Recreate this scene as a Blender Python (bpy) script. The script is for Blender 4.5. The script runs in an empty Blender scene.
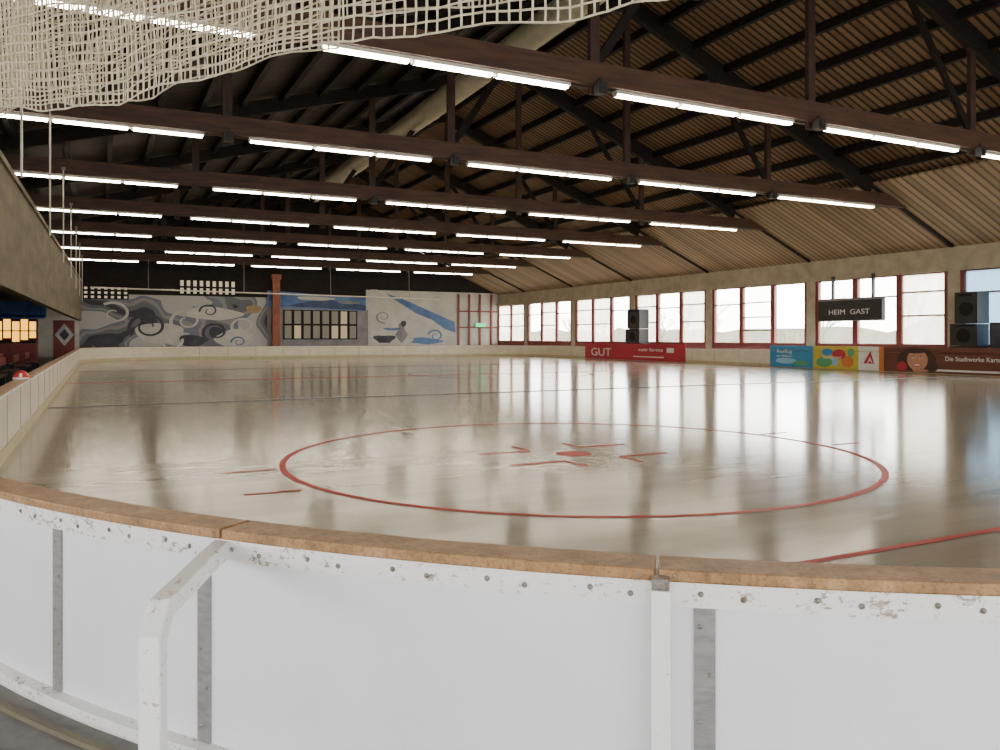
import bpy, math, random
from mathutils import Vector, Matrix, noise
random.seed(7)
sc = bpy.context.scene

# ------------------------------------------------------------------ materials
def ramp(nt, fac, stops, const=False):
    r = nt.nodes.new('ShaderNodeValToRGB')
    el = r.color_ramp.elements
    if const: r.color_ramp.interpolation='CONSTANT'
    while len(el) < len(stops): el.new(0.5)
    for e, (p, c) in zip(el, stops):
        e.position = p; e.color = (c[0], c[1], c[2], 1)
    nt.links.new(fac, r.inputs[0]); return r.outputs[0]

def newmat(name):
    m = bpy.data.materials.new(name); m.use_nodes = True
    nt = m.node_tree
    return m, nt, nt.nodes['Principled BSDF']

def coords(nt, scale=(1,1,1), rot=(0,0,0)):
    tc = nt.nodes.new('ShaderNodeTexCoord'); mp = nt.nodes.new('ShaderNodeMapping')
    mp.inputs['Scale'].default_value = scale; mp.inputs['Rotation'].default_value = rot
    nt.links.new(tc.outputs['Object'], mp.inputs[0]); return mp.outputs[0]

def nz(nt, vec, scale, detail=4, rough=.6):
    n = nt.nodes.new('ShaderNodeTexNoise'); n.inputs['Scale'].default_value = scale
    n.inputs['Detail'].default_value = detail; n.inputs['Roughness'].default_value = rough
    nt.links.new(vec, n.inputs['Vector']); return n.outputs[0]

def pmat(name, c1, c2=None, scale=4, rough=.6, bump=0, metal=0, stretch=(1,1,1), lo=.35, hi=.65, spec=.5):
    m, nt, b = newmat(name)
    if c2 is None: c2 = tuple(x*.8 for x in c1)
    v = coords(nt, stretch); f = nz(nt, v, scale)
    nt.links.new(ramp(nt, f, [(lo, c1), (hi, c2)]), b.inputs['Base Color'])
    b.inputs['Roughness'].default_value = rough; b.inputs['Metallic'].default_value = metal
    b.inputs['Specular IOR Level'].default_value = spec
    if bump:
        bp = nt.nodes.new('ShaderNodeBump'); bp.inputs['Strength'].default_value = bump
        bp.inputs['Distance'].default_value = .01
        nt.links.new(f, bp.inputs['Height']); nt.links.new(bp.outputs[0], b.inputs['Normal'])
    return m

def emat(name, c, s):
    m, nt, b = newmat(name)
    b.inputs['Base Color'].default_value = (*c, 1)
    b.inputs['Emission Color'].default_value = (*c, 1); b.inputs['Emission Strength'].default_value = s
    return m

M = {}
M['wood_beam'] = pmat('wood_beam', (.088,.036,.019), (.040,.017,.010), 3, .6, .2, stretch=(.3,3,3))
M['wood_dark'] = pmat('wood_dark', (.016,.011,.009), (.010,.007,.006), 3, .75, spec=.25)
M['wood_post'] = pmat('wood_post', (.058,.025,.015), (.029,.013,.009), 5, .65, stretch=(3,3,.4))
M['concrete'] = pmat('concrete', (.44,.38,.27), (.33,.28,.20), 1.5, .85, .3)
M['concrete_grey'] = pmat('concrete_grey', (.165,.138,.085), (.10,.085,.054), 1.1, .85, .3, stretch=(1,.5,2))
M['floor'] = pmat('floor_concrete', (.22,.205,.185), (.14,.13,.12), 6, .75, .5)
M['redframe'] = pmat('red_frame_paint', (.20,.024,.02), (.13,.016,.016), 5, .45)
M['black'] = pmat('black_plastic', (.010,.010,.011), (.014,.014,.016), 10, .5)
M['steel'] = pmat('brushed_steel', (.27,.26,.25), (.20,.19,.18), 14, .5, .1, .2, stretch=(1,1,4))
M['bolt'] = pmat('bolt_steel', (.30,.28,.25), (.15,.12,.09), 60, .4, 0, .5)
M['board_in'] = pmat('board_plastic_inner', (.68,.62,.49), (.58,.52,.41), 1.3, .45, 0, stretch=(1,1,2))
M['seam'] = pmat('seam_dark', (.36,.32,.24), None, 4, .7)
M['kick'] = pmat('kickplate_yellow', (.50,.42,.25), (.40,.34,.2), 3, .5)
M['duct'] = pmat('duct_pale', (.40,.37,.25), (.33,.30,.20), 1.5, .5)
M['white'] = pmat('white_wall', (.50,.49,.46), (.38,.37,.35), .7, .8)
M['rope'] = pmat('net_rope', (.62,.53,.37), (.42,.35,.23), 30, .9)
M['red'] = pmat('red_plastic', (.55,.03,.03), (.4,.02,.02), 8, .4)
M['blue'] = pmat('blue_paint', (.03,.13,.42), (.02,.08,.28), 2, .5)
M['mgrey'] = pmat('mural_grey', (.15,.15,.16), (.22,.22,.23), 1.2, .8)
M['mdark'] = pmat('mural_dark', (.03,.03,.045), (.06,.06,.08), 1.2, .8)
M['mblue'] = pmat('mural_blue', (.06,.12,.28), (.12,.20,.36), .9, .8)
M['mnavy'] = pmat('mural_navy', (.03,.05,.12), (.06,.09,.17), .9, .8)
M['morange'] = pmat('mural_ochre', (.34,.24,.12), (.26,.2,.12), 1.2, .8)
M['brownred'] = pmat('pillar_rust', (.26,.075,.035), (.18,.05,.025), 2, .6)
M['tube'] = emat('fluorescent_tube', (1.0,.86,.66), 44)
M['fixture'] = pmat('fixture_white', (.7,.66,.58), None, 5, .4)
M['glow'] = emat('kiosk_glow', (1.0,.46,.05), 2.6)
M['exit'] = emat('exit_green', (.05,.8,.3), .9)
M['tree'] = pmat('bark', (.055,.045,.038), (.035,.03,.025), 4, .95, spec=.1)
M['grass'] = pmat('outdoor_grass', (.10,.12,.05), (.16,.15,.09), .4, .95, spec=.1)
M['hedge'] = pmat('hedge_leaves', (.05,.055,.03), (.11,.10,.065), 1.4, .95, 1, spec=.1)

m, nt, b = newmat('mural_graffiti')
wv = nt.nodes.new('ShaderNodeTexWave'); wv.wave_type='RINGS'; wv.rings_direction='SPHERICAL'
wv.inputs['Scale'].default_value=.22; wv.inputs['Distortion'].default_value=9; wv.inputs['Detail'].default_value=1.5; wv.inputs['Detail Scale'].default_value=.9
nt.links.new(coords(nt,(1,1,1.3)), wv.inputs['Vector'])
nt.links.new(ramp(nt, wv.outputs[1], [(0,(.045,.045,.06)),(.12,(.12,.125,.15)),(.42,(.22,.22,.225)),(.62,(.14,.155,.20)),(.80,(.36,.36,.355))], True), b.inputs['Base Color'])
b.inputs['Roughness'].default_value=.8; M['graffiti']=m

m, nt, b = newmat('board_plastic_outer')
v = coords(nt)
f = nz(nt, v, 1.3, 5)
c = ramp(nt, f, [(.3,(.76,.765,.765)), (.7,(.69,.695,.70))])
f2 = nz(nt, coords(nt,(3,3,2)), 7, 10, .75)
c2 = ramp(nt, f2, [(.26,(.84,.83,.80)), (.36,(1,1,1))])
mx = nt.nodes.new('ShaderNodeMix'); mx.data_type='RGBA'; mx.blend_type='MULTIPLY'; mx.inputs[0].default_value=.5
nt.links.new(c, mx.inputs[6]); nt.links.new(c2, mx.inputs[7]); nt.links.new(mx.outputs[2], b.inputs['Base Color'])
b.inputs['Roughness'].default_value=.42
bp = nt.nodes.new('ShaderNodeBump'); bp.inputs['Strength'].default_value=.25; bp.inputs['Distance'].default_value=.004
nt.links.new(nz(nt, v, 45, 3), bp.inputs['Height']); nt.links.new(bp.outputs[0], b.inputs['Normal'])
M['board_out'] = m

def chipped(name, base, chip, thr):
    m, nt, b = newmat(name)
    v = coords(nt, (1,1,1.6)); f = nz(nt, v, 26, 12, .80)
    g = nz(nt, v, 4.0, 2)
    ma = nt.nodes.new('ShaderNodeMath'); ma.operation='MULTIPLY_ADD'; ma.inputs[1].default_value=.35
    nt.links.new(g, ma.inputs[0]); nt.links.new(f, ma.inputs[2])
    c = ramp(nt, ma.outputs[0], [(thr, base), (thr+.02, chip), (thr+.12, (chip[0]*.6,chip[1]*.5,chip[2]*.4))])
    nt.links.new(c, b.inputs['Base Color']); b.inputs['Roughness'].default_value=.45
    bp = nt.nodes.new('ShaderNodeBump'); bp.inputs['Strength'].default_value=.5; bp.inputs['Distance'].default_value=.003
    nt.links.new(f, bp.inputs['Height']); nt.links.new(bp.outputs[0], b.inputs['Normal'])
    return m
M['chipped'] = chipped('chipped_white_paint', (.77,.755,.72), (.36,.30,.24), .745)
M['whitepaint'] = chipped('white_post_paint', (.80,.79,.77), (.4,.34,.28), .765)

m, nt, b = newmat('weathered_rail_wood')
v = coords(nt, (1,1,1)); f = nz(nt, v, 7, 12, .75)
c = ramp(nt, f, [(.28,(.08,.045,.020)), (.42,(.25,.130,.048)), (.56,(.38,.205,.080)), (.70,(.48,.32,.18))])
f2 = nz(nt, v, 70, 4)
c2 = ramp(nt, f2, [(.36,(.42,.36,.30)), (.5,(1,1,1))])
mx = nt.nodes.new('ShaderNodeMix'); mx.data_type='RGBA'; mx.blend_type='MULTIPLY'; mx.inputs[0].default_value=.6
nt.links.new(c, mx.inputs[6]); nt.links.new(c2, mx.inputs[7]); nt.links.new(mx.outputs[2], b.inputs['Base Color'])
b.inputs['Roughness'].default_value=.5
bp = nt.nodes.new('ShaderNodeBump'); bp.inputs['Strength'].default_value=.5; bp.inputs['Distance'].default_value=.005
nt.links.new(f, bp.inputs['Height']); nt.links.new(bp.outputs[0], b.inputs['Normal'])
M['railwood'] = m

def planks(name, light, dark, period):
    m, nt, b = newmat(name)
    tc = nt.nodes.new('ShaderNodeTexCoord'); sp = nt.nodes.new('ShaderNodeSeparateXYZ')
    nt.links.new(tc.outputs['Object'], sp.inputs[0])
    a = nt.nodes.new('ShaderNodeMath'); a.operation='DIVIDE'; a.inputs[1].default_value=period
    nt.links.new(sp.outputs[1], a.inputs[0])
    fr = nt.nodes.new('ShaderNodeMath'); fr.operation='FRACT'; nt.links.new(a.outputs[0], fr.inputs[0])
    fl = nt.nodes.new('ShaderNodeMath'); fl.operation='FLOOR'; nt.links.new(a.outputs[0], fl.inputs[0])
    wn = nt.nodes.new('ShaderNodeTexWhiteNoise'); wn.noise_dimensions='1D'; nt.links.new(fl.outputs[0], wn.inputs['W'])
    c1 = ramp(nt, wn.outputs[0], [(0,light),(1,tuple(x*.62 for x in light))])
    g = ramp(nt, fr.outputs[0], [(.60,(1,1,1)),(.70,dark)])
    mx = nt.nodes.new('ShaderNodeMix'); mx.data_type='RGBA'; mx.blend_type='MULTIPLY'; mx.inputs[0].default_value=1
    nt.links.new(c1, mx.inputs[6]); nt.links.new(g, mx.inputs[7]); nt.links.new(mx.outputs[2], b.inputs['Base Color'])
    b.inputs['Roughness'].default_value=.75
    return m
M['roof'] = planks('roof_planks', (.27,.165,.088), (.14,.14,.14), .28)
M['roofshade'] = planks('roof_planks_shaded', (.045,.030,.02), (.3,.3,.3), .28)  # same planks, left slope's gloom painted into a darker colour
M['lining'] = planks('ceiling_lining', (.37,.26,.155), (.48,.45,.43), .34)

m, nt, b = newmat('ice')
va = coords(nt, (.10,.9,1), (0,0,.35)); f1 = nz(nt, va, 2.0, 8, .65)
vb = coords(nt, (1,1,1)); f2 = nz(nt, vb, .16, 4)
vc = coords(nt, (.35,9,1), (0,0,-.5)); f3 = nz(nt, vc, 1.6, 6, .6)
ma = nt.nodes.new('ShaderNodeMath'); ma.operation='MULTIPLY_ADD'; ma.inputs[1].default_value=.6
nt.links.new(f2, ma.inputs[0]); nt.links.new(f1, ma.inputs[2])
c = ramp(nt, ma.outputs[0], [(.58,(.205,.178,.132)), (1.0,(.325,.290,.225))])
nt.links.new(c, b.inputs['Base Color'])
r = ramp(nt, f3, [(.3,(.10,.10,.10)), (.75,(.18,.18,.18))]); nt.links.new(r, b.inputs['Roughness'])
b.inputs['IOR'].default_value = 1.45
bp = nt.nodes.new('ShaderNodeBump'); bp.inputs['Strength'].default_value=.02; bp.inputs['Distance'].default_value=.01
nt.links.new(f3, bp.inputs['Height']); nt.links.new(bp.outputs[0], b.inputs['Normal'])
M['ice'] = m
def icemark(name, c):
    m, nt, b = newmat(name)
    f = nz(nt, coords(nt), 3, 6)
    cc = ramp(nt, f, [(.3,c),(.8,tuple(x*.8+.04 for x in c))]); nt.links.new(cc, b.inputs['Base Color'])
    b.inputs['Roughness'].default_value=.4; b.inputs['IOR'].default_value=1.08; return m
M['markred'] = icemark('ice_mark_red', (.44,.030,.022))
M['markblue'] = icemark('ice_mark_blue', (.08,.08,.10))

def glaz(name, c, fac, tint=(.9,.93,.93)):
    m, nt, b = newmat(name)
    tr = nt.nodes.new('ShaderNodeBsdfTransparent'); tl = nt.nodes.new('ShaderNodeBsdfTranslucent')
    f = nz(nt, coords(nt,(1,1,.3)), 2.5, 5)
    nt.links.new(ramp(nt, f, [(.3,c),(.7,tuple(x*.75 for x in c))]), tl.inputs[0])
    tr.inputs[0].default_value=(*tint,1)
    mi = nt.nodes.new('ShaderNodeMixShader'); mi.inputs[0].default_value=fac
    nt.links.new(tr.outputs[0], mi.inputs[1]); nt.links.new(tl.outputs[0], mi.inputs[2])
    nt.links.new(mi.outputs[0], nt.nodes['Material Output'].inputs['Surface']); return m
M['open'] = glaz('clear_glass', (.9,.9,.85), .04, (1,1,1))
M['glass'] = glaz('window_glass', (.6,.58,.54), .20, (.76,.77,.75))
M['frost'] = glaz('frosted_glazing', (.58,.53,.45), .80, (.5,.5,.46))
M['glassblue'] = glaz('blue_glazing', (.07,.13,.19), .9, (.2,.32,.42))
M['dimglass'] = glaz('added_dimming_glass', (.4,.4,.4), .3, (.37,.385,.40))  # unseen panes added behind the camera to dim daylight on the near boards

# ------------------------------------------------------------------ mesh builder
class MB:
    def __init__(s): s.v=[]; s.f=[]; s.mi=[]; s.mats=[]; s.sm=[]
    def mat(s, k):
        if k not in s.mats: s.mats.append(k)
        return s.mats.index(k)
    def add(s, vs, fs, k, smooth=False):
        o=len(s.v); s.v += [tuple(p) for p in vs]; i=s.mat(k)
        for f in fs: s.f.append([o+j for j in f]); s.mi.append(i); s.sm.append(smooth)
    def hexa(s, P, k):
        s.add(P, [(0,3,2,1),(4,5,6,7),(0,1,5,4),(1,2,6,5),(2,3,7,6),(3,0,4,7)], k)
    def box(s, x0,x1,y0,y1,z0,z1,k):
        s.hexa([(x0,y0,z0),(x1,y0,z0),(x1,y1,z0),(x0,y1,z0),(x0,y0,z1),(x1,y0,z1),(x1,y1,z1),(x0,y1,z1)], k)
    def beam(s, a, b, w, h, k, up=(0,0,1)):
        a=Vector(a); b=Vector(b); d=(b-a).normalized(); up=Vector(up)
        if abs(d.dot(up))>.99: up=Vector((0,1,0))
        sd=d.cross(up).normalized()*w/2; u=sd.cross(d).normalized()*h/2
        s.hexa([a-sd-u,a+sd-u,b+sd-u,b-sd-u,a-sd+u,a+sd+u,b+sd+u,b-sd+u], k)
    def cyl(s, a, b, r, k, n=12, r2=None, cap=True):
        a=Vector(a); b=Vector(b); r2=r if r2 is None else r2
        d=(b-a).normalized(); t=Vector((0,0,1)) if abs(d.z)<.9 else Vector((1,0,0))
        u=d.cross(t).normalized(); w=d.cross(u)
        vs=[a+(u*math.cos(2*math.pi*i/n)+w*math.sin(2*math.pi*i/n))*r for i in range(n)]
        vs+=[b+(u*math.cos(2*math.pi*i/n)+w*math.sin(2*math.pi*i/n))*r2 for i in range(n)]
        fs=[(i,(i+1)%n,n+(i+1)%n,n+i) for i in range(n)]
        s.add(vs, fs, k, True)
        if cap: s.add(vs, [tuple(range(n))[::-1], tuple(range(n,2*n))], k)
    def dome(s, c, r, k, axis=(0,0,1), flat=1.0, n=14, m=6, full=False):
        c=Vector(c); ax=Vector(axis).normalized(); q=Vector((0,0,1)).rotation_difference(ax)
        vs=[];a0=-math.pi/2 if full else 0
        for j in range(m+1):
            th=a0+(math.pi/2-a0)*j/m
            for i in range(n):
                p=Vector((math.cos(th)*math.cos(2*math.pi*i/n), math.cos(th)*math.sin(2*math.pi*i/n), math.sin(th)*flat))*r
                vs.append(c+q@p)
        fs=[(j*n+i,j*n+(i+1)%n,(j+1)*n+(i+1)%n,(j+1)*n+i) for j in range(m) for i in range(n)]
        s.add(vs,fs,k,True)
    def sweep(s, paths, k, closed=True):
        n=len(paths[0]); m=len(paths); vs=[p for path in paths for p in path]; fs=[]
        rng=range(n) if closed else range(n-1)
        for a in range(m):
            b=(a+1)%m
            for i in rng:
                j=(i+1)%n; fs.append((a*n+i,a*n+j,b*n+j,b*n+i))
        if not closed:
            fs.append(tuple(a*n for a in range(m))); fs.append(tuple(a*n+n-1 for a in range(m))[::-1])
        s.add(vs,fs,k)
    def obj(s, name, bevel=0, parent=None):
        me=bpy.data.meshes.new(name); me.from_pydata(s.v,[],s.f)
        for k in s.mats: me.materials.append(M[k])
        me.polygons.foreach_set('material_index', s.mi); me.polygons.foreach_set('use_smooth', s.sm); me.update()
        o=bpy.data.objects.new(name, me); sc.collection.objects.link(o)
        if bevel:
            b=o.modifiers.new('bevel','BEVEL'); b.width=bevel; b.segments=2; b.limit_method='ANGLE'
        if parent: o.parent=parent
        return o

def empty(name):
    e=bpy.data.objects.new(name,None); sc.collection.objects.link(e); return e
def text(body, name, size, loc, mat, parent, xs=1.0):
    cu=bpy.data.curves.new(name,'FONT'); cu.body=body; cu.size=size; cu.extrude=.004
    cu.align_x='CENTER'; cu.align_y='CENTER'; cu.materials.append(mat)
    o=bpy.data.objects.new(name,cu); sc.collection.objects.link(o)
    o.matrix_world=Matrix(((0,0,-1,loc[0]),(-1*xs,0,0,loc[1]),(0,1,0,loc[2]),(0,0,0,1)))
    o.parent=parent; return o

# ------------------------------------------------------------------ room
XL,XR,YN,YF = -9.0,34.0,-6.0,68.5
RX,RZ = 16.3,13.4
FL=.08
OX0,OX1,OY0,OY1,OR = -1.22,32.5,.28,62.2,7.22
def path(off, z, n=40):
    x0,x1,y0,y1=OX0+off,OX1-off,OY0+off,OY1-off; r=OR-off; P=[]
    for cx,cy,a0 in ((x0+r,y0+r,180),(x1-r,y0+r,270),(x1-r,y1-r,0),(x0+r,y1-r,90)):
        for i in range(n+1):
            a=math.radians(a0+90*i/n); P.append((cx+r*math.cos(a),cy+r*math.sin(a),z))
    return P
C0=(OX0+OR,OY0+OR)
def pc(phi, off, z):
    a=math.radians(phi); r=OR-off
    return Vector((C0[0]-r*math.cos(a), C0[1]-r*math.sin(a), z))
def arc(p0,p1,off,z,n): return [pc(p0+(p1-p0)*i/n,off,z) for i in range(n+1)]

fb=MB()
ip=path(.02,FL); N=len(ip)
op=[]
ccx,ccy=(OX0+OX1)/2,(OY0+OY1)/2
for (x,y,z) in ip:
    dx,dy=x-ccx,y-ccy
    t=min(((XR+.3-ccx)/dx) if dx>1e-6 else ((XL-.3-ccx)/dx if dx<-1e-6 else 1e9), ((YF+.3-ccy)/dy) if dy>1e-6 else ((YN-.3-ccy)/dy if dy<-1e-6 else 1e9))
    op.append((ccx+dx*t,ccy+dy*t,FL))
fb.add(ip+op,[(i,(i+1)%N,N+(i+1)%N,N+i) for i in range(N)],'floor')
for cxx,cyy in ((XL-.3,YN-.3),(XR+.3,YN-.3),(XR+.3,YF+.3),(XL-.3,YF+.3)):
    best=sorted(range(N),key=lambda i:(op[i][0]-cxx)**2+(op[i][1]-cyy)**2)[:1][0]
    fb.add([op[best-1],(cxx,cyy,FL),op[(best+1)%N],op[best]],[(0,1,2,3)],'floor')
fb.obj('floor')
ib=MB(); pp=path(.1,0); ib.add(pp,[tuple(range(len(pp)))],'ice'); ib.obj('ice_surface')

def portal(name, mat4, sx, sy):
    ld=bpy.data.lights.new(name,'AREA'); ld.shape='RECTANGLE'; ld.size=sx; ld.size_y=sy; ld.cycles.is_portal=True
    lo=bpy.data.objects.new(name,ld); sc.collection.objects.link(lo); lo.matrix_world=mat4

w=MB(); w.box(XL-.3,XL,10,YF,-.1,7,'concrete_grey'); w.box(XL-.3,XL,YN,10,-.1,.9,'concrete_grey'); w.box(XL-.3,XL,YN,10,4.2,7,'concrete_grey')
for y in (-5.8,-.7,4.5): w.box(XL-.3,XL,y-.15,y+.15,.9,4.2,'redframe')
w.add([(XL-.15,YN,.9),(XL-.15,10,.9),(XL-.15,10,4.2),(XL-.15,YN,4.2)],[(0,1,2,3)],'dimglass')
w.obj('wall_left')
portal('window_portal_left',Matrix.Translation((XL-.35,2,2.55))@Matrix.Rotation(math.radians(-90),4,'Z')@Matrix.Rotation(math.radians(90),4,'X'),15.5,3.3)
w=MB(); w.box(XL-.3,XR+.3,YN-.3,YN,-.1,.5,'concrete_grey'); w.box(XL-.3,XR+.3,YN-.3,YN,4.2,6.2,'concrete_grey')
x=XL
while x<XR+1: w.box(x-.1,x+.1,YN-.25,YN-.05,.5,4.2,'redframe'); x+=2.15
w.add([(XL,YN-.15,.5),(XR,YN-.15,.5),(XR,YN-.15,4.2),(XL,YN-.15,4.2)],[(0,1,2,3)],'dimglass')
w.add([(XL-.3,YN,6.2),(XL-.3,YN,6.6),(RX,YN,RZ+.2),(XR+.3,YN,5.8)],[(0,1,2,3)],'wood_dark'); w.obj('wall_near')
portal('window_portal_near',Matrix.Translation((12.5,YN-.35,2.35))@Matrix.Rotation(math.radians(90),4,'X'),42.5,3.7)

# roof
c=MB()
sl=(RZ-5.8)/(XR-RX)
zr=lambda x: 5.8+sl*(XR-x)
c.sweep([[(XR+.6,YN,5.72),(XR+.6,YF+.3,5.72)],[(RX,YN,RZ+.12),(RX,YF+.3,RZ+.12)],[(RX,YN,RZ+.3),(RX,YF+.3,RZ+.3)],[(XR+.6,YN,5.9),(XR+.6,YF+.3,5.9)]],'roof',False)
c.sweep([[(XL-.3,YN,6.55),(XL-.3,YF+.3,6.55)],[(XL-.3,YN,6.75),(XL-.3,YF+.3,6.75)],[(RX,YN,RZ+.3),(RX,YF+.3,RZ+.3)],[(RX,YN,RZ+.12),(RX,YF+.3,RZ+.12)]],'roofshade',False)
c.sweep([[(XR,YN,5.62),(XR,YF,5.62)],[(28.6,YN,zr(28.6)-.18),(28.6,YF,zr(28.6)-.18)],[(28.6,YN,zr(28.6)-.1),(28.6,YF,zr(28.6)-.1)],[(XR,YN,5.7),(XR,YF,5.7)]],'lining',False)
c.obj('ceiling')
sll=(RZ-6.5)/(RX-XL)
def zroof(x): return zr(x) if x>RX else RZ-sll*(RX-x)
pu=MB()
x=27.9
while x>XL+1:
    z=zroof(x); pu.box(x-.09,x+.09,YN,YF,z-.2,z+.1,'wood_dark'); x-=1.45
pu.obj('roof_purlins')

# trusses
frames=[-1.2,6.8,14.8,22.8,30.8,38.8,46.8,54.8,62.8]
ts=MB()
t0=7.08
for sgn in (-.13,.13):
    ts.box(-8.9,30.75,sgn-.07,sgn+.07,t0,t0+.5,'wood_beam')
ts.beam((33.9,0,5.72),(28.6,0,zroof(28.6)-.1),.16,.3,'wood_dark')
ts.beam((28.6,0,zroof(28.6)-.25),(RX,0,RZ-.25),.22,.6,'wood_dark'); ts.beam((XL,0,6.3),(RX,0,RZ-.25),.22,.5,'wood_dark')
posts=[-3.5,3.1,9.7,16.3,22.85]
for x in posts:
    ts.box(x-.12,x+.12,-.06,.06,t0-.16,zroof(x)-.1,'wood_post')
for a,bx in ((22.85,19.6),(9.7,12.9)):
    ts.beam((a,0,t0+.4),(bx,0,zroof(bx)-.25),.1,.2,'wood_dark')
tm=ts.obj('roof_truss')
for i,o_y in enumerate(frames):
    o=tm if i==0 else bpy.data.objects.new('roof_truss',tm.data)
    if i: sc.collection.objects.link(o)
    o.location.y=o_y

# lights
lb=MB()
L=5.4
lb.box(0,L,-.09,.09,.05,.12,'fixture')
for k in range(3):
    a=k*1.81+.05; lb.box(a,a+1.68,-.07,.07,.0,.05,'tube')
    lb.box(a-.05,a,-.06,.06,0,.05,'fixture')
lm=None
for y in frames[1:]:
    for x0 in (-2.9,3.66,10.25,16.8,23.35):
        if lm is None: o=lb.obj('fluorescent_light'); lm=o
        else:
            o=bpy.data.objects.new('fluorescent_light',lm.data); sc.collection.objects.link(o)
        o.location=(x0,y,t0-.12)

sp=MB(); sp.box(-.11,.11,-.10,.10,-.28,-.02,'black'); sp.cyl((0,-.10,-.15),(0,-.13,-.15),.07,'black'); sp.box(-.03,.03,-.03,.03,-.02,.08,'black')
s0=None
for (x,y) in ((9.7,14.8),(16.3,14.8),(22.85,14.8),(3.1,22.8),(9.7,22.8),(16.3,22.8),(9.7,30.8),(22.85,22.8)):
    if s0 is None: o=sp.obj('ceiling_speaker'); s0=o
    else: o=bpy.data.objects.new('ceiling_speaker',s0.data); sc.collection.objects.link(o)
    o.location=(x,y-.28,t0+.05)

d=MB(); d.cyl((11.5,12,10.75),(11.5,48,10.1),.42,'duct',24)
for y in range(14,48,5):
    zz=10.75-(y-12)/36*.65; d.cyl((11.5,y-.05,zz),(11.5,y+.05,zz),.44,'duct',24)
d.obj('ventilation_duct')

# ------------------------------------------------------------------ right wall with windows
wr=MB()
wr.box(XR,XR+.3,YN,YF,4.6,5.85,'concrete')
wr.box(XR-.12,XR,YN,YF,4.55,4.75,'concrete')
wr.box(XR,XR+.3,YN,YF,-.1,1.15,'redframe')
for y in frames:
    if y>0: wr.box(XR-.05,XR+.35,y-.28,y+.28,0,4.62,'concrete')
wr.obj('wall_right')
n=0
for a,b2 in zip(frames[:-1]+[frames[-1]], frames[1:]+[YF]):
    n+=1; y0=a+.28; y1=b2-(.28 if b2<YF else 0)
    wb=MB(); k=3 if b2<YF else 2; wd=(y1-y0)/k
    wb.box(XR+.02,XR+.2,y0,y1,1.15,1.27,'redframe'); wb.box(XR+.02,XR+.2,y0,y1,4.5,4.6,'redframe')
    for i in range(k+1):
        yy=y0+i*wd; hw=.15 if 0<i<k else .1
        yy=min(max(yy,y0+.1),y1-.1)
        wb.box(XR,XR+.2,yy-hw,yy+hw,1.15,4.6,'redframe')
    for i in range(k):
        ya,yb=y0+i*wd+.1,y0+(i+1)*wd-.1
        kind={(4,1):'bars',(4,0):'open',(4,2):'glass',(3,1):'glass',(3,0):'frost',(3,2):'glass',(2,2):'glassblue'}.get((n-1,i), random.choice(['glass','frost','glass','frost','frost']))
        g='glass' if kind=='bars' else kind
        wb.add([(XR+.1,ya,1.2),(XR+.1,yb,1.2),(XR+.1,yb,4.55),(XR+.1,ya,4.55)],[(0,1,2,3)],g)
        if kind!='open':
            for zz in ((2.0,2.75,3.6) if kind=='bars' else ((3.55,) if kind!='frost' else (2.6,3.7))):
                wb.box(XR+.05,XR+.15,ya,yb,zz-.035,zz+.035,'redframe' if kind!='bars' else 'black')
    wb.obj('window_%d'%n)
    portal('window_portal_%d'%n,Matrix.Translation((XR+.45,(y0+y1)/2,2.9))@Matrix.Rotation(math.radians(90),4,'Z')@Matrix.Rotation(math.radians(90),4,'X'),y1-y0,3.4)

# outdoors
g=MB(); g.add([(XR+.3,-60,-.3),(160,-60,-.3),(160,220,-.3),(XR+.3,220,-.3)],[(0,1,2,3)],'grass'); g.obj('ground')
hb=MB(); nn=120; x0=70
top=[(x0+2*noise.noise(Vector((i*.3,0,0))), -40+i*2.0, 2.6+1.8*noise.noise(Vector((i*.35,5,1)))) for i in range(nn)]
bot=[(p[0]-1,p[1],-.3) for p in top]; bk=[(p[0]+3,p[1],p[2]-.5) for p in top]
hb.sweep([bot,top,bk],'hedge',False)
hb.obj('hedge')
def branch(mb,p,d,l,r,lev):
    q=p+d*l; mb.cyl(p,q,r,'tree',5,r*.65,False)
    if lev==0: return
    for k in range(3 if lev>1 else 4):
        nd=(d+Vector((random.uniform(-.8,.8),random.uniform(-.8,.8),random.uniform(-.15,.6)))).normalized()
        branch(mb,p+d*l*random.uniform(.55,1),nd,l*random.uniform(.55,.8),r*.55,lev-1)
for i in range(24):
    tb=MB(); yy=-4+i*7+random.uniform(-2,2); xx=random.uniform(52,66)
    branch(tb,Vector((xx,yy,-.3)),Vector((0,0,1)),2.3,.16,5); tb.obj('bare_tree')

# ------------------------------------------------------------------ far wall
fw=MB()
fw.box(XL-.3,XR+.3,YF,YF+.3,-.1,5.9,'white')
fw.box(XL-.3,21,YF-.02,YF+.3,4.9,6.6,'wood_dark')
fw.add([(XL-.3,YF-.03,5.8),(XR+.3,YF-.03,5.75),(RX,YF-.03,RZ+.2),(XL-.3,YF-.03,6.65)],[(0,1,2,3)],'wood_dark')
fw.obj('wall_far')
def farwin(idx,x0,x1,z0,z1,nx,nz_,mat='frost2'):
    b=MB(); y=YF-.1
    b.box(x0,x1,y,y+.06,z0,z1,'wood_dark')
    cw=(x1-x0)/nx; ch=(z1-z0)/nz_
    for i in range(nx):
        for j in range(nz_):
            kk=mat
            if isinstance(mat,tuple): kk=random.choice(mat)
            b.box(x0+i*cw+.12,x0+(i+1)*cw-.12,y-.03,y+.01,z0+j*ch+.08,z0+(j+1)*ch-.08,kk)
    b.obj('window_%d'%idx)
M['frost2']=emat('glowing_frosted_pane',(.75,.68,.52),.30)  # panes emit on their own, standing in for daylight through the glass
M['frost3']=emat('warm_lit_pane',(.60,.50,.34),.10); M['frost4']=emat('dim_pane',(.20,.19,.16),.05)
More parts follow.
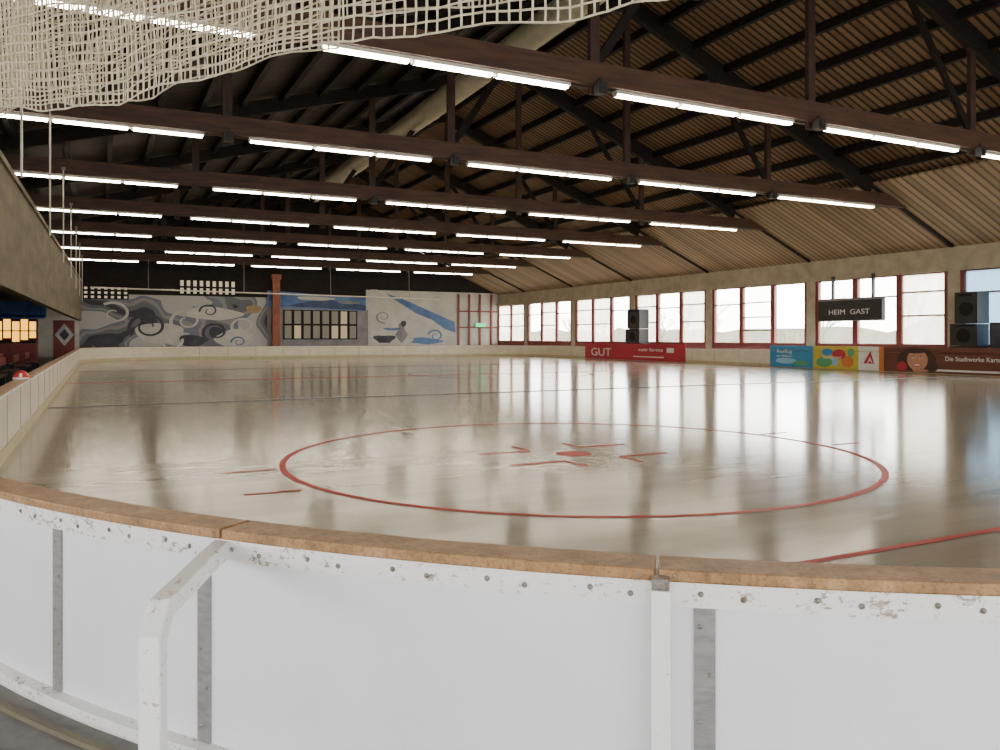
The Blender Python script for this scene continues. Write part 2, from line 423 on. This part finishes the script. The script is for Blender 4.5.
farwin(20,-1.2,2.0,4.5,5.5,7,3); farwin(21,5.6,10.0,5.0,6.2,9,2); farwin(22,13.8,20.2,1.4,3.9,8,2,('frost3','frost4','frost4'))
mu=MB(); ym=YF-.03
def flat(pts,k,dy=0):
    mu.add([(x,ym-dy,z) for x,z in pts]+[(x,ym-dy+.012,z) for x,z in pts],[tuple(range(len(pts)))]+[(i,(i+1)%len(pts),len(pts)+(i+1)%len(pts),len(pts)+i) for i in range(len(pts))],k)
def spiral(cx,cz,r0,r1,turns,w,k,ph=0,dy=.03,sx=1.3):
    n=60; A=[];B=[]
    for i in range(n+1):
        t=i/n; a=ph+turns*2*math.pi*t; r=r0+(r1-r0)*t; ww=w*(.4+.6*t)
        A.append((cx+sx*r*math.cos(a),ym-dy,cz+r*math.sin(a))); B.append((cx+sx*(r+ww)*math.cos(a),ym-dy,cz+(r+ww)*math.sin(a)))
    mu.add(A+B,[(i,i+1,n+2+i,n+1+i) for i in range(n)],k)
def ell(cx,cz,rx,rz,k,dy,n=32,wob=.12,ph=0):
    flat([(cx+rx*math.cos(2*math.pi*i/n)*(1+wob*math.sin(6*math.pi*i/n+ph)),cz+rz*math.sin(2*math.pi*i/n)*(1+wob*math.cos(4*math.pi*i/n+ph))) for i in range(n)],k,dy)
flat([(-1.4,.3),(12.5,.3),(12.5,4.9),(-1.4,4.9)],'graffiti')
ell(4.2,1.9,1.7,.9,'white',.01); ell(8.2,3.5,2.2,.5,'white',.012,ph=2); ell(9.9,1.5,1.5,.7,'white',.014,ph=4)
ell(.4,1.3,1.2,.6,'mdark',.01); ell(6.6,1.3,1.0,.5,'mdark',.016,ph=1)
ell(11.4,3.9,.6,.35,'morange',.012)
for a in ((3.4,2.4,.2,1.0,1.6,.22,'mdark',0),(6.2,2.9,.2,.9,1.4,.22,'white',2),(8.4,2.0,.15,.7,1.5,.2,'mdark',1),(10.6,2.5,.2,.8,1.3,.2,'white',3.5),(1.0,3.4,.15,.8,1.2,.2,'white',1),(5.0,1.3,.1,.6,1.4,.18,'white',4),(7.9,3.7,.1,.5,1.2,.13,'mdark',2),(10.2,1.2,.1,.4,1.2,.12,'mblue',2)):
    spiral(*a)
flat([(12.5,4.1),(21,3.9),(21,5.0),(12.5,5.5)],'mblue',.01); flat([(14,4.2),(21,3.95),(21,4.4),(17,4.9)],'mnavy',.02)
ell(16.5,4.9,1.6,.18,'white',.022,ph=1); ell(19.5,4.6,1.0,.14,'mgrey',.022)
flat([(12.5,.3),(21.2,.3),(21.2,4.0),(12.5,4.15)],'mgrey',.003)
flat([(21.4,1.0),(29.6,1.0),(29.6,2.8),(25.5,4.9),(22,5.8),(21.4,5.8)],'white',.015)
flat([(22.8,5.5),(24.5,5.0),(27,4.0),(29.5,3.0),(29.6,2.0),(28.6,2.3),(27.2,3.2),(25.8,3.7),(24.4,4.5)],'mblue',.02)
ell(22.7,1.4,.9,.45,'mdark',.02,wob=.3); ell(26.6,1.25,1.5,.28,'mblue',.025,ph=2,wob=.25); ell(24.3,2.0,.5,.7,'mgrey',.022,ph=3,wob=.3); ell(24.5,2.8,.25,.3,'mdark',.024,wob=.1); ell(23.4,2.3,.7,.16,'mblue',.023,wob=.3)
spiral(27.6,1.7,.1,.5,1.3,.15,'mblue',1,.03); spiral(22.6,3.4,.1,.5,1.3,.12,'mgrey',3,.03)
mu.obj('wall_mural')
pl=MB(); pl.box(12.8,13.4,YF-.8,YF-.3,FL,6.6,'brownred'); pl.box(12.7,13.5,YF-.9,YF-.2,6.4,6.8,'brownred'); pl.obj('steel_column')
rf=MB()
for x in (29.9,31.0,32.1,33.3): rf.box(x-.09,x+.09,YF-.12,YF-.02,FL,5.6,'redframe')
for z in (2.5,4.0): rf.box(29.9,33.9,YF-.1,YF-.02,z-.06,z+.06,'redframe')
rf.obj('door_1')
ex=MB(); ex.box(31.6,32.6,YF-.3,YF-.14,2.55,2.9,'exit'); ex.obj('exit_sign')
po=MB(); po.cyl((-.6,62.4,5.05),(25.5,62.4,4.75),.05,'fixture',10)
for x in (3.1,9.7,16.3,22.85): po.cyl((x,62.45,5.0-.3*(x+.6)/26),(x,62.55,7.2),.02,'steel',6)
po.obj('net_support_pole')

# ------------------------------------------------------------------ left gallery parapet
pa=MB()
A=Vector((-2.18,11,0)); B=Vector((-1.2,65.6,0)); dv=(B-A).normalized(); nv=Vector((-dv.y,dv.x,0))
def wallbox(z0,z1,o0,o1,k):
    P=[A+nv*o0,A+nv*o1,B+nv*o1,B+nv*o0]
    pa.hexa([(p.x,p.y,z0) for p in P]+[(p.x,p.y,z1) for p in P],k)
wallbox(2.78,5.55,0,.25,'concrete_grey'); wallbox(5.55,5.7,-.06,.3,'concrete_grey'); wallbox(3.9,4.15,.2,6.3,'concrete_grey')
for y in frames[2:]:
    pa.box(-5.2,-4.8,y-.2,y+.2,FL,4,'concrete_grey')
pa.obj('gallery_parapet')
for y in frames[2:]:
    r=MB(); r.cyl((-1.1,y-.24,7.3),(-1.1,y-.24,4.1),.02,'fixture',8); r.box(-1.16,-1.04,y-.27,y-.2,7.2,7.3,'steel'); r.obj('hanging_rod')

# kiosk
kb=MB()
kb.box(-8,-3,50,50.2,FL,2.7,'wood_dark'); kb.box(-8,-3,49.2,49.9,FL,1.25,'redframe'); kb.box(-8,-2.6,49.0,50,2.65,3.5,'blue')
kb.hexa([(-8,48.0,2.55),(-2.6,48.0,2.55),(-2.6,49.0,2.72),(-8,49.0,2.72),(-8,48.0,2.61),(-2.6,48.0,2.61),(-2.6,49.0,2.78),(-8,49.0,2.78)],'blue')
for i in range(12): kb.box(-7.8+i*.4,-7.48+i*.4,49.93,49.99,1.35+.1*(i%3),2.55-.12*(i%2),'glow')
kb.box(-8,-3,49.9,49.99,1.9,1.96,'wood_dark')
for x in (-8,-5.5,-3.05): kb.box(x,x+.1,49.1,49.2,1.25,2.65,'redframe')
kb.obj('snack_kiosk')
sg=MB(); sg.box(-2.75,-1.5,60,60.1,FL,2.7,'redframe')
sg.add([(-2.1,59.98,1.0),(-1.55,59.98,1.75),(-2.1,59.98,2.5),(-2.65,59.98,1.75)],[(0,1,2,3)],'white'); sg.add([(-2.1,59.97,1.35),(-1.8,59.97,1.75),(-2.1,59.97,2.15),(-2.4,59.97,1.75)],[(0,1,2,3)],'mdark'); sg.obj('diamond_sign_panel')
bb=MB()
bb.box(-.2,.2,-1.1,1.1,.40,.46,'wood_post')
for y in (-.9,.9): bb.box(-.17,.17,y-.04,y+.04,0,.40,'black')
bb.box(-.24,-.2,-1.1,1.1,.6,.85,'redframe')
for y in (-.9,.9): bb.box(-.24,-.2,y-.03,y+.03,.3,.85,'black')
b0=None
for (x,y) in ((-2.6,22),(-2.6,26),(-2.6,30),(-2.6,35),(-2.6,40),(-3.4,24),(-3.4,28),(-3.4,33),(-3.4,38)):
    if b0 is None: o=bb.obj('bench'); b0=o
    else: o=bpy.data.objects.new('bench',b0.data); sc.collection.objects.link(o)
    o.location=(x,y,FL)

# ------------------------------------------------------------------ rink boards
rb=empty('rink_boards')
k=MB(); k.sweep([path(.07,-.02),path(.07,.84),path(.11,.84),path(.11,-.02)],'board_in'); k.obj('inner_panels',parent=rb)
k=MB(); k.sweep([path(.11,0),path(.11,.18),path(.125,.18),path(.125,0)],'kick'); k.obj('kickplate',parent=rb)
k=MB(); k.sweep([path(.04,.1),path(.04,.83),path(.07,.83),path(.07,.1)],'board_out'); k.obj('outer_panels',parent=rb)
k=MB(); k.sweep([path(.008,.812),path(.008,.884),path(.14,.884),path(.14,.84),path(.018,.84),path(.018,.812)],'chipped'); k.obj('steel_top_rail',parent=rb)
k=MB(); k.sweep([path(-.015,.06),path(-.015,.13),path(.05,.13),path(.05,.06)],'chipped'); k.obj('base_sill',parent=rb)
k=MB()
cuts=[0,9,23.5,38.9,51.0,66.7,81,90]
for a,b2 in zip(cuts[:-1],cuts[1:]):
    a+=.04; b2-=.04
    k.sweep([arc(a,b2,-.005,.886,14),arc(a,b2,-.005,.922,14),arc(a,b2,.155,.922,14),arc(a,b2,.155,.886,14)],'railwood',False)
def sub(off,z,i0,i1): return path(off,z)[i0:i1]
k.sweep([sub(-.005,.886,40,164)+[path(-.005,.886)[0]],sub(-.005,.922,40,164)+[path(-.005,.922)[0]],sub(.155,.922,40,164)+[path(.155,.922)[0]],sub(.155,.886,40,164)+[path(.155,.886)[0]]],'railwood',False)
k.obj('wood_handrail',bevel=.006,parent=rb)
k=MB(); bt=MB()
for ph in (2,9,16,23.5,31.0,38.0,52.1,66.7,74,81,88):
    dp=math.degrees(.031/OR)
    k.sweep([arc(ph-dp,ph+dp,.032,.13,2),arc(ph-dp,ph+dp,.032,.815,2),arc(ph-dp,ph+dp,.045,.815,2),arc(ph-dp,ph+dp,.045,.13,2)],'steel',False)
    for z in (.19,.33,.47,.61,.75):
        for s in (-.45,.45):
            p=pc(ph+dp*s,.032,z); q=(p-Vector((C0[0],C0[1],z))).normalized()
            if (z in(.33,.61)) == (s>0): bt.dome(p,.008,'bolt',q,.6,8,3)
ph=1.0; i=0
while ph<90:
    p=pc(ph,.008,.853-.010*(i%2)); q=(p-Vector((C0[0],C0[1],p.z))).normalized()
    bt.cyl(p,p+q*.002,.009,'bolt',10); bt.dome(p+q*.002,.006,'bolt',q,.7,8,3)
    ph+=1.6 if i%2 else .95; i+=1
for ph in (23.9,23.1,38.5,39.3,50.6,51.4,66.3,67.1):
    p=pc(ph,-.005,.904); q=(p-Vector((C0[0],C0[1],p.z))).normalized(); bt.dome(p,.005,'bolt',q,.5,8,3)
k.obj('battens',parent=rb); bt.obj('bolts',parent=rb)
k=MB()
for ph in (8,22.8,51.1,66,80):
    p=pc(ph,-.02,0); q=(p-Vector((C0[0],C0[1],0))).normalized()
    k.beam((p.x,p.y,FL),(p.x,p.y,.87),.055,.05,'whitepaint',up=q)
    k.beam((p.x,p.y,.872),(p.x,p.y,.905),.05,.05,'bolt',up=q)
    k.beam((p.x,p.y,FL),(p.x,p.y,FL+.01),.12,.12,'whitepaint',up=q)
k.obj('support_posts',bevel=.004,parent=rb)
a=pc(38.9,0,.85); top=Vector((.13,2.39,.80)); dr=(top-a); dr.z=0
pts=[a-dr.normalized()*.05, a+dr*.18, Vector((a.x+dr.x*.90,a.y+dr.y*.90,.835)), Vector((top.x,top.y,.77)), Vector((top.x,top.y,FL))]
br=MB(); dd=dr.normalized(); sd=Vector((-dd.y,dd.x,0))
hw=.03
P2=[((p-a).dot(dd),p.z) for p in pts]; P2[-1]=(P2[-2][0],FL)
offs=[]
for i,p in enumerate(P2):
    if i==0: t=Vector((P2[1][0]-p[0],P2[1][1]-p[1]))
    elif i==len(P2)-1: t=Vector((p[0]-P2[i-1][0],p[1]-P2[i-1][1]))
    else: t=Vector((P2[i+1][0]-p[0],P2[i+1][1]-p[1])).normalized()+Vector((p[0]-P2[i-1][0],p[1]-P2[i-1][1])).normalized()
    t.normalize(); nn_=Vector((-t.y,t.x)); m_=1.0
    if 0<i<len(P2)-1:
        t2=Vector((P2[i+1][0]-p[0],P2[i+1][1]-p[1])).normalized(); m_=1/max(.5,abs(t.dot(t2)))
    offs.append((nn_*hw*m_))
def P3(i,s1,s2):
    u=P2[i][0]+offs[i].x*s1; z=P2[i][1]+offs[i].y*s1
    p=a+dd*u+sd*hw*s2; return (p.x,p.y,z)
br.sweep([[P3(i,1,-1) for i in range(len(P2))],[P3(i,1,1) for i in range(len(P2))],[P3(i,-1,1) for i in range(len(P2))],[P3(i,-1,-1) for i in range(len(P2))]],'whitepaint',False)
br.obj('outrigger_bracket',bevel=.006,parent=rb)
k=MB()
y=8.5
while y<55:
    k.box(OX0+.109,OX0+.116,y-.01,y+.01,.18,.84,'seam'); k.box(OX1-.116,OX1-.109,y-.012,y+.012,.18,.84,'seam'); y+=2.0
x=6.5
while x<26:
    k.box(x-.015,x+.015,OY1-.116,OY1-.109,.18,.84,'seam'); x+=2.0
k.obj('panel_seams',parent=rb)

st=MB()
st.sweep([arc(0,44,-.10,FL-.02,30),arc(0,44,-.10,FL+.02,30),arc(0,44,-.13,FL+.02,30),arc(0,44,-.13,FL-.02,30)],'concrete_grey',False)
st.sweep([arc(0,44,-.30,FL-.02,30),arc(0,44,-.30,FL+.015,30),arc(0,44,-.32,FL+.015,30),arc(0,44,-.32,FL-.02,30)],'concrete_grey',False)
st.obj('trim_1')

# ------------------------------------------------------------------ ice markings
im=MB(); z=.004
def ring(cx,cy,r0,r1,k_,n=96):
    vs=[(cx+r0*math.cos(2*math.pi*i/n),cy+r0*math.sin(2*math.pi*i/n),z) for i in range(n)]+[(cx+r1*math.cos(2*math.pi*i/n),cy+r1*math.sin(2*math.pi*i/n),z) for i in range(n)]
    im.add(vs,[(i,(i+1)%n,n+(i+1)%n,n+i) for i in range(n)],k_)
def disc(cx,cy,r,k_,n=40): im.add([(cx+r*math.cos(2*math.pi*i/n),cy+r*math.sin(2*math.pi*i/n),z) for i in range(n)],[tuple(range(n))],k_)
def strip(x0,x1,y0,y1,k_): im.add([(x0,y0,z),(x1,y0,z),(x1,y1,z),(x0,y1,z)],[(0,1,2,3)],k_)
for cx,cy in ((5.80,9.35),(25.4,9.3),(5.8,52.8),(25.4,52.8)):
    ring(cx,cy,3.81,3.89,'markred'); disc(cx,cy,.24,'markred')
    for s in (-1,1):
        for yy in (cy-.95,cy+.5): strip(*sorted((cx+s*3.90,cx+s*4.5)),yy-.03,yy+.03,'markred')
        for q in (-1,1):
            strip(*sorted((cx+s*.42,cx+s*1.2)),cy+q*.5-.045,cy+q*.5+.045,'markred')
            strip(cx+s*.42-.035,cx+s*.42+.035,*sorted((cy+q*.5,cy+q*1.0)),'markred')
strip(-.1,31.4,4.06,4.13,'markred'); strip(-.1,31.4,58.2,58.26,'markred')
strip(-1.05,32.3,20.5,20.8,'markblue'); strip(-1.05,32.3,41.4,41.75,'markblue'); strip(-1.05,32.3,31.1,31.35,'markred')
ring(15.6,31.2,3.91,3.99,'markblue')
im.obj('ice_markings')

# ------------------------------------------------------------------ advertising + scoreboard
def cmat(name,c,e=0):
    return pmat(name,c,tuple(x*.9 for x in c),3,.45)
M['adred']=cmat('banner_red',(.42,.02,.045)); M['adblue']=cmat('ad_blue',(.03,.24,.48)); M['adyel']=cmat('ad_yellow',(.52,.43,.05)); M['adgreen']=cmat('ad_green',(.08,.32,.13))
M['ador']=cmat('ad_orange',(.55,.17,.04)); M['adwhite']=cmat('ad_white',(.70,.69,.65)); M['adbrown']=cmat('ad_brown',(.12,.035,.02)); M['skin']=cmat('ad_skin',(.46,.22,.13)); M['hair']=cmat('ad_hair',(.04,.016,.01)); M['adsky']=cmat('ad_lightblue',(.25,.5,.7))
xb=OX1-.135
def panel(mb,y0,y1,z0,z1,k_,dx=0): mb.box(xb-.02-dx,xb+.005,y0,y1,z0,z1,k_)
def blob(mb,cy,cz,ry,rz,k_,dx,n=28):
    mb.add([(xb-.022-dx,cy+ry*math.cos(2*math.pi*i/n),cz+rz*math.sin(2*math.pi*i/n)) for i in range(n)],[tuple(range(n))],k_)
e=empty('red_banner'); mb=MB(); panel(mb,39.1,50.5,.03,1.15,'adred'); panel(mb,40.2,40.9,.6,.9,'adwhite',.004); panel(mb,41.2,44.5,.25,.32,'adwhite',.004); mb.obj('banner_panel',parent=e)
text('GUT','banner_text',.8,(xb-.03,48.4,.5),M['adwhite'],e,1.6); text('mehr Service','banner_small_text',.33,(xb-.03,42.6,.75),M['adwhite'],e,1.5)
e=empty('travel_advert'); mb=MB(); panel(mb,29.2,32.1,.03,1.15,'adblue'); blob(mb,31,.35,.7,.15,'adsky',.002); blob(mb,30.0,.25,.5,.12,'adgreen',.004); mb.obj('advert_panel',parent=e)
text('Ausflug','advert_text',.26,(xb-.03,31.1,.85),M['adwhite'],e,1.4); text('am Wasser','advert_small_text',.16,(xb-.03,31.1,.6),M['adwhite'],e,1.4)
e=empty('colourful_advert'); mb=MB(); panel(mb,26.5,29.18,.03,1.15,'adyel')
for cy,cz,ry,rz,kk in ((28.5,.35,.5,.25,'adgreen'),(27.6,.75,.4,.25,'adred'),(28.3,.85,.35,.18,'adblue'),(27.1,.4,.35,.28,'ador'),(27.9,.4,.25,.2,'adsky'),(26.9,.85,.2,.2,'adgreen')): blob(mb,cy,cz,ry,rz,kk,.002+ry*.004)
mb.obj('advert_panel',parent=e); text('Sommer','advert_text',.24,(xb-.034,28.0,.6),M['adwhite'],e,1.4)
e=empty('logo_advert'); mb=MB(); panel(mb,25.1,26.48,.03,1.15,'adwhite'); panel(mb,25.1,25.35,.03,1.15,'ador',.002); mb.add([(xb-.03,26.2,.35),(xb-.03,25.6,.35),(xb-.03,25.8,.95)],[(0,1,2)],'adred'); mb.obj('advert_panel',parent=e)
text('A','advert_text',.35,(xb-.034,25.83,.5),M['adwhite'],e,1.2)
e=empty('smiling_woman_advert'); mb=MB(); panel(mb,11.5,25.08,.03,1.15,'adbrown')
fy=23.4
blob(mb,fy+.05,.60,.95,.53,'hair',.002); blob(mb,fy-.5,.3,.5,.26,'hair',.003); blob(mb,fy,.58,.50,.47,'skin',.004); blob(mb,fy+.1,1.0,.55,.13,'hair',.005)
for s in (-.18,.18): blob(mb,fy+s,.68,.085,.028,'adwhite',.006); blob(mb,fy+s,.68,.03,.026,'hair',.008); blob(mb,fy+s,.75,.11,.013,'hair',.006)
blob(mb,fy,.54,.035,.06,'ador',.006); blob(mb,fy,.35,.19,.055,'adred',.006); blob(mb,fy,.36,.155,.03,'adwhite',.008); blob(mb,fy+.75,.28,.25,.22,'adred',.009); blob(mb,fy-.15,.12,.4,.08,'skin',.0085)
panel(mb,11.5,22.6,.12,.2,'adwhite',.002); mb.obj('advert_panel',parent=e)
text('Die Stadtwerke Karte','advert_text',.27,(xb-.03,20.9,.66),M['adwhite'],e,1.0)
e=empty('scoreboard'); mb=MB(); mb.box(33.5,33.75,26.1,29.9,2.4,3.5,'black'); mb.box(33.45,33.51,26.15,29.85,3.44,3.5,'steel'); mb.box(33.45,33.51,26.15,29.85,2.4,2.44,'steel')
for y in (26.8,29.2): mb.box(33.75,33.87,y-.05,y+.05,2.8,2.95,'black'); mb.box(33.72,33.86,y-.05,y+.05,3.4,4.7,'black')
mb.obj('scoreboard_case',parent=e)
text('HEIM  GAST','scoreboard_text',.36,(33.49,28.0,2.85),M['adwhite'],e,1.3)
for (y0,y1,x0) in ((20.9,22.3,32.9),(44.4,46.2,32.9)):
    mb=MB(); z0=FL; i=0
    for hgt,sh in ((1.15,0),(.95,.12),(1.35,-.1)):
        mb.box(x0,x0+.8,y0+sh*.5+.1*i,y1+sh*.5-.1*i,z0,z0+hgt-.02,'black')
        mb.cyl((x0,(y0+y1)/2+sh*.5,z0+hgt*.45),(x0-.02,(y0+y1)/2+sh*.5,z0+hgt*.45),.3,'wood_dark',20)
        mb.box(x0-.01,x0,y0+.2+.1*i,y1-.2-.1*i,z0+hgt*.85,z0+hgt*.93,'wood_dark'); z0+=hgt; i+=1
    mb.obj('loudspeaker_stack')
mb=MB(); mb.box(33.0,33.6,19.6,20.6,FL,2.2,'black'); mb.box(32.97,33.0,19.7,20.5,1.3,2.1,'mdark'); mb.obj('equipment_case')

mb=MB(); c_=Vector((-1.14,15.05,.922)); mb.dome(c_,.12,'red',(0,0,1),1.15,20,8); mb.cyl(c_,c_+Vector((0,0,.025)),.124,'adwhite',20)
mb.box(c_.x-.02,c_.x+.02,c_.y-.115,c_.y+.115,c_.z+.02,c_.z+.09,'adwhite'); mb.box(c_.x+.06,c_.x+.17,c_.y-.07,c_.y+.07,c_.z+.02,c_.z+.035,'red'); mb.obj('red_helmet')

# ------------------------------------------------------------------ safety net above the near corner
net=bpy.data.meshes.new('safety_net'); V=[];F=[]
def layer(p0,p1,off0,ztop,zb,ph,cell):
    nc=int((p1-p0)*math.pi/180*OR/cell); nr=int((ztop-zb)/cell); o=len(V)
    for j in range(nr+1):
        for i in range(nc+1):
            f=i/nc; phi=p0+(p1-p0)*f; t=j/nr
            s_=max(0,min(1,(phi-38)/8))*(1-max(0,min(1,(phi-49)/5))*1.6); bot=zb+.05*(1-min(1,max(0,(phi-27)/4)))-.09*math.exp(-((phi-34)/6)**2)-.045*s_+.015*noise.noise(Vector((phi*.35,ph,0)))
            zz=ztop+(bot-ztop)*t
            off=off0+.05*noise.noise(Vector((phi*.22,ph,t*1.2)))+.015*math.sin(phi*1.3+ph+t*2)
            q=pc(phi+.05*noise.noise(Vector((i*.35,j*.35,ph))),off,zz+.008*noise.noise(Vector((i*.5,j*.5,ph+7)))-.006*math.sin(phi*1.7+ph)*t)
            V.append(q)
    for j in range(nr):
        for i in range(nc):
            a_=o+j*(nc+1)+i; F.append((a_,a_+1,a_+nc+2,a_+nc+1))
layer(12,78,.02,3.6,2.61,0.0,.038); layer(12,78,.10,3.6,2.72,3.3,.037); layer(12,42,.16,3.6,2.66,6.1,.036)
net.from_pydata([tuple(p) for p in V],[],F); net.materials.append(M['rope'])
no=bpy.data.objects.new('safety_net',net); sc.collection.objects.link(no)
wm=no.modifiers.new('cords','WIREFRAME'); wm.thickness=.0072; wm.use_replace=True; wm.use_boundary=True

# ------------------------------------------------------------------ world + camera
wd=bpy.data.worlds.new('World'); sc.world=wd; wd.use_nodes=True
bg=wd.node_tree.nodes['Background']; bg.inputs[0].default_value=(1.0,.985,.96,1); bg.inputs[1].default_value=22
cam=bpy.data.cameras.new('camera'); cam.lens=28.8; cam.sensor_width=36; cam.shift_y=-.038; cam.clip_end=500
co=bpy.data.objects.new('camera',cam); sc.collection.objects.link(co)
co.location=(0,0,1.6); co.rotation_euler=(math.radians(90),0,-math.atan(.5)); sc.camera=co
